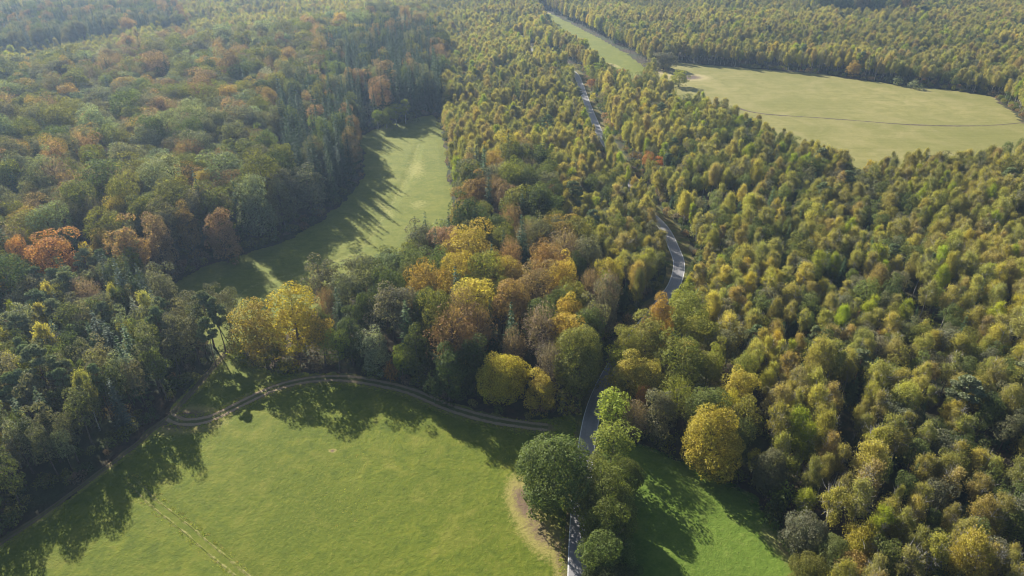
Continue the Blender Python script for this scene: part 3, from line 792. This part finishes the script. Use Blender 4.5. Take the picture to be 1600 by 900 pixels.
PAL = {
 'spr': ([('spruce', .8), ('broadleaf', .2)], {'spruce': [('spruce', .7), ('spruceg', .3)], 'broadleaf': [('grey', .5), ('brown', .3), ('green', .2)]}, (22, 27), 6.0),
 'sprm': ([('spruce', .86), ('broadleaf', .14)], {'spruce': [('spruce', .88), ('spruceg', .12)], 'broadleaf': [('grey', .3), ('brown', .25), ('green', .3), ('olive', .15)]}, (23, 29), 6.2),
 'A': ([('broadleaf', .82), ('spruce', .12), ('bare', .10)], {'broadleaf': [('grey', .30), ('green', .09), ('olive', .23), ('brown', .12), ('ochre', .06), ('dark', .04), ('sage', .16)], 'spruce': [('spruce', .5), ('spruceg', .5)], 'bare': [('taupe', .6), ('brown', .3), ('pale', .1)]}, (19, 28), 9.8),
 'B': ([('alder', .62), ('pine', .16), ('spruce', .18), ('birch', .04)], {'alder': [('grey', .52), ('green', .16), ('sage', .16), ('dark', .10), ('olive', .06)], 'pine': [('pine', 1)], 'spruce': [('bluecon', .5), ('spruceg', .5)], 'birch': [('birch', .6), ('birchd', .4)]}, (16, 20), 5.6),
 'C': ([('broadleaf', .72), ('spruce', .16), ('bare', .12)], {'broadleaf': [('green', .2), ('dark', .25), ('olive', .2), ('gold', .1), ('ochre', .1), ('grey', .15)], 'spruce': [('spruce', .6), ('spruceg', .4)], 'bare': [('taupe', .6), ('brown', .4)]}, (20, 26), 7.8),
 'C2': ([('broadleaf', .75), ('alder', .15), ('bare', .10)], {'broadleaf': [('olive', .4), ('green', .2), ('grey', .2), ('gold', .12), ('ygreen', .08)], 'alder': [('olive', .5), ('ygreen', .3), ('gold', .2)], 'bare': [('taupe', .5), ('olive', .5)]}, (15, 20), 7.2),
 'birch': ([('birch', .85), ('alder', .09), ('spruce', .05), ('pine', .01)], {'birch': [('birch', .42), ('birchd', .30), ('birchb', .17), ('ygreen', .08), ('gold', .03)], 'alder': [('green', .4), ('olive', .3), ('grey', .3)], 'spruce': [('spruce', .3), ('spruceg', .7)], 'pine': [('pine', 1)]}, (14, 19), 5.1),
 'mixed': ([('birch', .42), ('alder', .43), ('spruce', .14), ('pine', .01)], {'birch': [('birchd', .5), ('birch', .3), ('birchb', .12), ('ygreen', .08)], 'alder': [('green', .36), ('olive', .24), ('grey', .26), ('dark', .14)], 'spruce': [('spruce', .4), ('spruceg', .6)], 'pine': [('pine', 1)]}, (12, 17.5), 5.1),
}
ZPHRASE = {'spr': 'in the dark spruce belt', 'sprm': 'in the mature wood with tall spruces', 'A': 'in the mature mixed wood', 'B': 'in the grey-green wood',
           'C': 'in the autumn wood between the meadows', 'C2': 'in the yellowing wood by the road bend',
           'birch': 'in the dense birch wood', 'mixed': 'in the mixed birch wood'}
def zone_of(P):
    z = np.full(len(P), 'birch', dtype=object)
    big = noise2(P[:, 0] * .016 + 5, P[:, 1] * .016) * .6 + noise2(P[:, 0] * .045, P[:, 1] * .045 + 40) * .4
    z[big > .505] = 'mixed'
    for nm, pg in (('A', Z_A), ('C', Z_C), ('C2', Z_C2), ('B', Z_B), ('sprm', Z_SPRC), ('sprm', Z_SPRD), ('spr', Z_SPRB), ('sprm', Z_DARK)):
        z[inside(P, pg)] = nm
    return z
def clear_dist(P, road=True):
    d = np.full(len(P), 1e9)
    for pg in CLEAR:
        s = seg_dist(P, pg, True)
        d = np.minimum(d, np.where(inside(P, pg), -s, s))
    if road:
        rx = np.interp(P[:, 1], ROAD[:, 1], ROAD[:, 0])
        west = (P[:, 0] < rx) & (P[:, 1] > 262) & (P[:, 1] < 360)
        dr = seg_dist(P, ROAD) - np.where(P[:, 1] > 385, 5.6, np.where(P[:, 1] > 225, 6.4, 3.6))
        dr = np.where(west, seg_dist(P, ROAD) - 1.6, dr)
        d = np.minimum(d, dr)
    for tk in (TRACK_EDGE, TRACK_LOOP):
        d = np.minimum(d, seg_dist(P, tk) - 1.6)
    return d
# sight lines that stay open in the land (rides, road stretches and meadow corners)
OPEN = [(900, 890), (900, 860), (921, 652), (930, 628), (944, 600), (952, 580), (1030, 474), (1040, 460), (1050, 445), (1058, 430), (1062, 412), (1058, 398), (1050, 383), (1078, 405),
        (942, 217), (932, 200), (945, 226), (1070, 385), (928, 192), (922, 178), (917, 164), (911, 148), (905, 132), (900, 121), (830, 78),
        (862, 24), (885, 36), (910, 50), (935, 66), (960, 84), (985, 100), (1000, 112), (956, 100), (930, 68), (905, 54), (958, 92), (880, 40), (945, 78), (975, 100), (990, 112),
        (620, 198), (600, 250), (650, 250), (690, 230), (698, 270), (580, 318), (703, 315), (560, 370), (640, 342), (680, 335), (480, 402), (400, 435), (330, 442), (590, 375), (520, 398), (440, 430), (290, 446),
        (1040, 108), (1050, 118), (1100, 135), (1150, 155), (1200, 178), (1250, 202), (1300, 218), (1340, 238), (1380, 236), (1420, 230), (1470, 228), (1520, 224), (1560, 216), (1598, 205), (1070, 105), (1580, 185), (354, 545), (345, 556)]
OPENP = np.array([land(*p) for p in OPEN])
def blocks(x, y, h, r):
    bad = np.zeros(len(x), bool)
    for K in OPENP:
        L2 = K @ K
        t = (x * K[0] + y * K[1]) / L2
        perp = np.abs(x * K[1] - y * K[0]) / math.sqrt(L2)
        rh = CAM_H * (1 - t)
        bad |= (perp < r * .9) & (t > 0) & (rh < h * .98) & (rh > .15 * h) & (t < 1)
    return bad

def pick(r, table, n):
    names = [t[0] for t in table]; w = np.array([t[1] for t in table], float); w /= w.sum()
    return np.array(names, dtype=object)[r.choice(len(names), n, p=w)]
YMAX = 1330.0
def hexgrid(s, r, y0=60.0):
    out = []
    ny = int((YMAX - y0) / (s * .866))
    for j in range(ny):
        y = y0 + j * s * .866
        half = 70 + y * .80
        k = int(2 * half / s)
        x = -half + (np.arange(k) + .5 * (j % 2)) * s
        out.append(np.stack([x, np.full(k, y)], 1))
    P = np.vstack(out)
    return P + r.normal(size=P.shape) * s * .19
RK = {'birch': 2.95, 'broadleaf': 5.2, 'alder': 3.0, 'spruce': 3.5, 'pine': 3.3, 'bare': 4.8, 'oak': 7, 'shrub': 2}
heroP = np.array([(t['x'], t['y']) for t in TREES]); heroR = np.array([t['r'] for t in TREES])
fill = []
for s in sorted({v[3] for v in PAL.values()}):
    zs = [k for k, v in PAL.items() if v[3] == s]
    P = hexgrid(s, rng)
    Z = zone_of(P)
    sel = np.isin(Z, zs)
    P, Z = P[sel], Z[sel]
    cd = clear_dist(P)
    for zn in zs:
        q = np.where(Z == zn)[0]
        if not len(q): continue
        table, tints, (h0, h1), _ = PAL[zn]
        kinds = pick(rng, table, len(q))
        lowf = noise2(P[q, 0] * .03 + 60, P[q, 1] * .03)
        hh = h0 + (h1 - h0) * np.clip(.35 * rng.random(len(q)) + .65 * rng.random(len(q)) + (lowf - .5) * .9, 0, 1.15)
        for kd in sorted(set(kinds)):
            w = np.where(kinds == kd)[0]
            tn = pick(rng, tints[kd], len(w))
            r0 = RK[kd] * (1.22 if zn == 'A' and kd != 'spruce' else 1) * np.clip(1 + rng.normal(size=len(w)) * .19, .62, 1.45)
            hk = hh[w].copy()
            hk *= np.clip((r0 / RK[kd]) ** .35, .8, 1.15)
            if kd == 'spruce' and zn in ('A', 'sprm', 'C'): hk *= 1.1; r0 *= 1.1
            if kd == 'spruce' and zn in ('birch', 'mixed'):
                hk *= rng.uniform(.45, .95, len(w)); r0 *= .72
            if zn in ('birch', 'mixed') and kd == 'alder': r0 *= .9; hk *= .9
            ok = cd[q[w]] > r0 * .62
            if zn in ('birch', 'mixed', 'A'):
                gp = noise2(P[q[w], 0] * .085 + 9, P[q[w], 1] * .085) * .65 + noise2(P[q[w], 0] * .21, P[q[w], 1] * .21) * .35
                ok &= (gp > .30) | (rng.random(len(w)) < .3)
            x, y = P[q[w], 0], P[q[w], 1]
            edge = cd[q[w]] < 9
            ok &= ~blocks(x, y, hk, r0)
            for hx, hr in zip(heroP, heroR):
                ok &= np.hypot(x - hx[0], y - hx[1]) > .62 * (hr + r0)
            for i in np.where(ok)[0]:
                fill.append((kd, x[i], y[i], hk[i], r0[i], tn[i], zn, bool(edge[i]), float(cd[q[w[i]]])))
for f in fill:
    TREES.append(dict(kind=f[0], x=f[1], y=f[2], h=f[3], r=f[4], tint=f[5], label=None, hero=False, zone=f[6], edge=f[7]))
# young spruces and bushes under the birches, bushes along the wood edges
P = hexgrid(8.0, rng); P = P[P[:, 1] < 420]
Z = zone_of(P); cd = clear_dist(P)
for p, z, c in zip(P, Z, cd):
    if c < 1.6 or z not in ('birch', 'mixed') or rng.random() > .5: continue
    h = rng.uniform(3.5, 8.0)
    if blocks(np.array([p[0]]), np.array([p[1]]), np.array([h]), np.array([2.0]))[0]: continue
    TREES.append(dict(kind='spruce', x=p[0], y=p[1], h=h, r=h * .27, tint=random.choice(['spruceg', 'spruceg', 'spruce']), label=None, hero=False, zone=z, edge=c < 9, young=True))
P = hexgrid(3.6, rng); P = P[P[:, 1] < 560]
Z = zone_of(P); cd = clear_dist(P)
keep = (cd > .3) & (rng.random(len(P)) < np.where(cd < 7, .8, .20))
Pk, Zk, ck = P[keep], Z[keep], cd[keep]
hk = rng.uniform(1.4, 3.8, len(Pk)); rk = hk * rng.uniform(.55, .85, len(Pk))
bl = blocks(Pk[:, 0], Pk[:, 1], hk, rk)
for p, z, c, h, r_, b_ in zip(Pk, Zk, ck, hk, rk, bl):
    if b_: continue
    TREES.append(dict(kind='shrub', x=p[0], y=p[1], h=h, r=r_, tint=random.choice(['green', 'dark', 'olive', 'olive', 'birchd', 'brown', 'taupe', 'spruceg']), label=None, hero=False, zone=z, edge=c < 9))
for t in TREES:
    if 'zone' not in t:
        t['zone'] = zone_of(np.array([[t['x'], t['y']]]))[0]
        t['edge'] = clear_dist(np.array([[t['x'], t['y']]]))[0] < 9

# ------------------------------------------------------------------ individuals and the mass of the forest
X = np.array([t['x'] for t in TREES]); Y = np.array([t['y'] for t in TREES]); HH = np.array([t['h'] for t in TREES]); RR = np.array([t['r'] for t in TREES])
U, Vv, D = project(X, Y, HH * .7)
inview = (U > -5) & (U < 1605) & (Vv > -5) & (Vv < 930)
area = RR * HH / D ** 2
KINDS = np.array([t['kind'] for t in TREES], dtype=object)
hero = np.array([t['hero'] for t in TREES])
LIMIT = {'birch': 290, 'broadleaf': 290, 'alder': 290, 'spruce': 200, 'pine': 60, 'bare': 70, 'oak': 40, 'shrub': 150}
single = hero.copy()
# what stands in front of a crown hides it: keep as individuals those whose top shows
order = np.argsort(D)
gridtop = {}
for k, lim in LIMIT.items():
    c = np.where((KINDS == k) & inview & ~hero)[0]
    if k == 'shrub': c = np.array([i for i in c if TREES[i]['edge']], int)
    if k == 'spruce': c = np.array([i for i in c if not TREES[i].get('young') or TREES[i]['h'] > 5.5], int)
    c = c[np.argsort(-area[c])] if len(c) else c
    n = max(0, lim - int((hero & (KINDS == k)).sum()))
    single[c[:n]] = True

def tint_of(t, r):
    c = np.array(TINT[t['tint']][0]) * 1.82
    b = r.uniform(.84, 1.18)
    if 'x' in t:      # stands differ in how far the leaves have turned
        xy = np.array([t['x']]), np.array([t['y']])
        b *= .74 + .36 * noise2(xy[0] * .011 + 31, xy[1] * .011)[0] + .24 * noise2(xy[0] * .04, xy[1] * .04 + 77)[0]
    c = c * b * np.array([r.uniform(.92, 1.1), 1.0, r.uniform(.85, 1.15)])
    return [float(q) for q in c]
def where(t):
    P = np.array([[t['x'], t['y']]])
    if t['hero'] or t['edge']:
        d = [seg_dist(P, pg, True)[0] for pg in CLEAR] + [seg_dist(P, ROAD)[0] - 2, seg_dist(P, TRACK_EDGE)[0]]
        k = int(np.argmin(d))
        if d[k] < 9.5 and (k != 6):
            return ['at the large meadow\'s edge', 'at the small green meadow\'s edge', 'at the shaded meadow\'s edge', 'bordering the wide khaki meadow', 'beside the grassy ride', 'beside the asphalt road', 'beside the edge track'][k]
    return ZPHRASE[t['zone']]
def size_word(t):
    ref = {'birch': 15.5, 'broadleaf': 23.5, 'alder': 16.5, 'spruce': 19, 'pine': 18, 'bare': 22, 'oak': 14, 'shrub': 3.2}[t['kind']]
    q = t['h'] / ref
    return 'tall ' if q > 1.09 else ('small ' if q < .84 else '')
def width_word(t):
    q = t['r'] / t['h'] / {'birch': .205, 'broadleaf': .25, 'alder': .19, 'spruce': .14, 'pine': .18, 'bare': .24, 'oak': .5, 'shrub': .7}[t['kind']]
    return 'broad ' if q > 1.16 else ('slim ' if q < .84 else '')
SI = np.where(single)[0]
def beside(i):
    # the neighbour that looks most unlike it
    t = TREES[i]
    d = np.hypot(X[SI] - X[i], Y[SI] - Y[i])
    best = None
    for k in np.argsort(d)[1:9]:
        o = TREES[SI[k]]
        if d[k] > 11: break
        if o['kind'] == 'shrub' and t['kind'] != 'shrub': continue
        w = TINT[o['tint']][1]
        if o['kind'] != t['kind'] or w != TINT[t['tint']][1]:
            best = f" beside a {w} {KNAME[o['kind']][1].split()[-1]}"
            if o['kind'] != t['kind']: break
    if best and best.startswith((' beside a olive', ' beside a orange', ' beside a ochre')): best = best.replace(' a ', ' an ', 1)
    return best or ''
rr = np.random.default_rng(11)
for i in np.where(single)[0]:
    t = TREES[i]
    nm, cat = KNAME[t['kind']]
    ch = PROTO[t['kind']]
    if t['kind'] == 'broadleaf': ch = ch[6:] if t['edge'] else ch[:6]
    pr = ch[int(rr.integers(len(ch)))]
    e = bpy.data.objects.new(nm, None)
    e.empty_display_size = .5
    C.objects.link(e)
    e.location = (t['x'], t['y'], 0)
    s = t['r'] / pr['R']
    e.scale = (s, s * float(rr.uniform(.93, 1.07)), t['h'] / pr['h'])
    e.rotation_euler = (0, 0, float(rr.uniform(0, 2 * math.pi)))
    tr = bpy.data.objects.new('trunk', pr['trunk']); C.objects.link(tr); tr.parent = e
    cr = bpy.data.objects.new('crown', pr['crown']); C.objects.link(cr); cr.parent = e
    cr['tint'] = tint_of(t, rr)
    word = TINT[t['tint']][1]
    wh = where(t)
    noun = 'young spruce' if t.get('young') else cat
    lab = t['label'] or f"{size_word(t)}{width_word(t)}{word} {noun} {wh}{beside(i)}"
    if len(lab.split()) > 16: lab = lab.split(' beside a')[0]
    tag(e, lab, cat.split()[-1] if cat.endswith('tree') else cat, f"{noun}s {wh}" if cat != 'birch' else f"birches {wh}")

def mass(kind, ids, name, label, cat):
    pts = np.column_stack([X[ids], Y[ids], np.zeros(len(ids))])
    me = mesh_of(name, pts, [])
    protos = PROTO[kind]
    n = len(ids)
    r = np.random.default_rng(len(ids))
    pi = r.integers(0, len(protos), n)
    pR, ph = np.mean([p['R'] for p in protos]), protos[0]['h']
    sc_ = np.column_stack([RR[ids] / pR, RR[ids] / pR * r.uniform(.93, 1.07, n), HH[ids] / ph])
    a = me.attributes.new('pick', 'INT', 'POINT'); a.data.foreach_set('value', pi.astype(np.int32))
    a = me.attributes.new('turn', 'FLOAT_VECTOR', 'POINT'); a.data.foreach_set('vector', np.column_stack([r.normal(size=n) * .03, r.normal(size=n) * .03, r.uniform(0, 6.283, n)]).astype(np.float32).ravel())
    a = me.attributes.new('size', 'FLOAT_VECTOR', 'POINT'); a.data.foreach_set('vector', sc_.astype(np.float32).ravel())
    a = me.attributes.new('tint', 'FLOAT_COLOR', 'POINT')
    a.data.foreach_set('color', np.array([tint_of(TREES[i], r) + [1.0] for i in ids], np.float32).ravel())
    o = obj(name, me)
    ng = bpy.data.node_groups.new(name + '_scatter', 'GeometryNodeTree')
    ng.interface.new_socket('Geometry', in_out='INPUT', socket_type='NodeSocketGeometry')
    ng.interface.new_socket('Geometry', in_out='OUTPUT', socket_type='NodeSocketGeometry')
    N, L = ng.nodes, ng.links
    gi, go = N.new('NodeGroupInput'), N.new('NodeGroupOutput')
    jn = N.new('GeometryNodeJoinGeometry')
    for p in protos:
        oi = N.new('GeometryNodeObjectInfo'); oi.inputs['Object'].default_value = p['whole']; oi.inputs['As Instance'].default_value = True
        L.new(oi.outputs['Geometry'], jn.inputs[0])
    ip = N.new('GeometryNodeInstanceOnPoints'); ip.inputs['Pick Instance'].default_value = True
    def at(nm, ty):
        q = N.new('GeometryNodeInputNamedAttribute'); q.data_type = ty; q.inputs[0].default_value = nm
        return q.outputs[0]
    L.new(gi.outputs[0], ip.inputs['Points']); L.new(jn.outputs[0], ip.inputs['Instance'])
    L.new(at('pick', 'INT'), ip.inputs['Instance Index']); L.new(at('turn', 'FLOAT_VECTOR'), ip.inputs['Rotation']); L.new(at('size', 'FLOAT_VECTOR'), ip.inputs['Scale'])
    L.new(ip.outputs[0], go.inputs[0])
    md = o.modifiers.new('scatter', 'NODES'); md.node_group = ng
    tag(o, label, cat, kind='stuff')
    return o
MASS = {'birch': ('birch_forest', 'endless olive-yellow birch forest filling the far land'), 'broadleaf': ('broadleaf_forest', 'far mass of grey-green and russet broadleaf crowns'),
        'alder': ('alder_forest', 'far dark green crowns mixed through the birch forest'), 'spruce': ('spruce_forest', 'far dark pointed spruces mixed through the forest'),
        'pine': ('pine_forest', 'far grey-green pines mixed through the forest'), 'bare': ('thin_leaved_forest', 'far grey-brown thinly leaved crowns in the forest'),
        'shrub': ('undergrowth', 'low bushes and saplings on the woodland floor')}
counts = {}
for k, (nm, lab) in MASS.items():
    ids = np.where((KINDS == k) & ~single)[0]
    counts[k] = (int(((KINDS == k) & single).sum()), len(ids))
    if len(ids): mass(k, ids, nm, lab, 'forest' if k != 'shrub' else 'undergrowth')
print('TREES', counts)

# ------------------------------------------------------------------ grass tufts
def tuft_proto(seed):
    r = np.random.default_rng(seed)
    n = 16
    p = np.column_stack([r.normal(size=(n, 2)) * .16, np.full(n, .11)])
    nn = unit(n, r); nn[:, 2] = np.abs(nn[:, 2]) + .8
    V, Fc = quads(p, nn, np.tile([0, 0, 1.], (n, 1)) + r.normal(size=(n, 3)) * .5, r.uniform(.08, .2, n), r.uniform(.16, .34, n))
    return mesh_of('grass_tuft', V, Fc, [M_LEAF])
PROTO['grass'] = [dict(h=1, R=1, whole=bpy.data.objects.new('grass_source', tuft_proto(k))) for k in range(4)]
def tufts(name, pg, n, cols, label):
    global X, Y, HH, RR, TREES
    lo, hi = pg.min(0), pg.max(0)
    r = np.random.default_rng(n)
    P = lo + r.random((n, 2)) * (hi - lo)
    u, v, d = project(P[:, 0], P[:, 1], 0)
    dens = noise2(P[:, 0] * .5, P[:, 1] * .5) * .5 + noise2(P[:, 0] * .09, P[:, 1] * .09) * .5
    ok = inside(P, pg) & (u > -60) & (u < 1660) & (v < 960) & (r.random(n) < dens * .9 + .1)
    ok &= seg_dist(P, ROAD) > 3.2
    for tk, w in ((TRACK_EDGE, 1.2), (TRACK_LOOP, 1.6), (TRACK_RUT, 1.2)): ok &= seg_dist(P, tk) > w
    P = P[ok]
    X, Y = P[:, 0], P[:, 1]
    q = r.uniform(.6, 1.5, len(P))
    RR, HH = q, q * r.uniform(.25, .6, len(P))
    pk = r.integers(len(cols), size=len(P))
    TREES = [dict(tint=cols[k]) for k in pk]
    mass('grass', np.arange(len(P)), name, label, 'grass')
TINT.update({'g1': ((.125, .150, .010), ''), 'g2': ((.155, .170, .014), ''), 'g3': ((.19, .175, .035), ''), 'p1': ((.055, .110, .018), ''), 'p2': ((.085, .135, .024), ''), 'p3': ((.15, .16, .05), '')})
tufts('grass', MEADOW, 110000, ['g1', 'g1', 'g2', 'g2', 'g3'], 'short tufted grass of the large meadow')
tufts('grass', PADDOCK, 26000, ['p1', 'p1', 'p2', 'p3'], 'short bright green tufts of the small meadow')

# ------------------------------------------------------------------ haze
HAZE = 0.000145
t = NT('haze_air')
pv = t.n('ShaderNodeVolumePrincipled')
pv.inputs['Color'].default_value = (.50, .70, 1.0, 1)
pv.inputs['Density'].default_value = HAZE
pv.inputs['Anisotropy'].default_value = .4
t.l(pv.outputs[0], t.out.inputs[1])
x0, x1, y0, y1, z0, z1 = -5050, 5050, -1550, 7050, -1.05, 124.0
hv = [(x, y, z) for z in (z0, z1) for y in (y0, y1) for x in (x0, x1)]
hz = obj('haze', mesh_of('haze', hv, [(0, 2, 3, 1), (4, 5, 7, 6), (0, 1, 5, 4), (2, 6, 7, 3), (0, 4, 6, 2), (1, 3, 7, 5)], [t.m]))
tag(hz, 'thin pale blue autumn haze over the whole land', 'haze', kind='stuff')
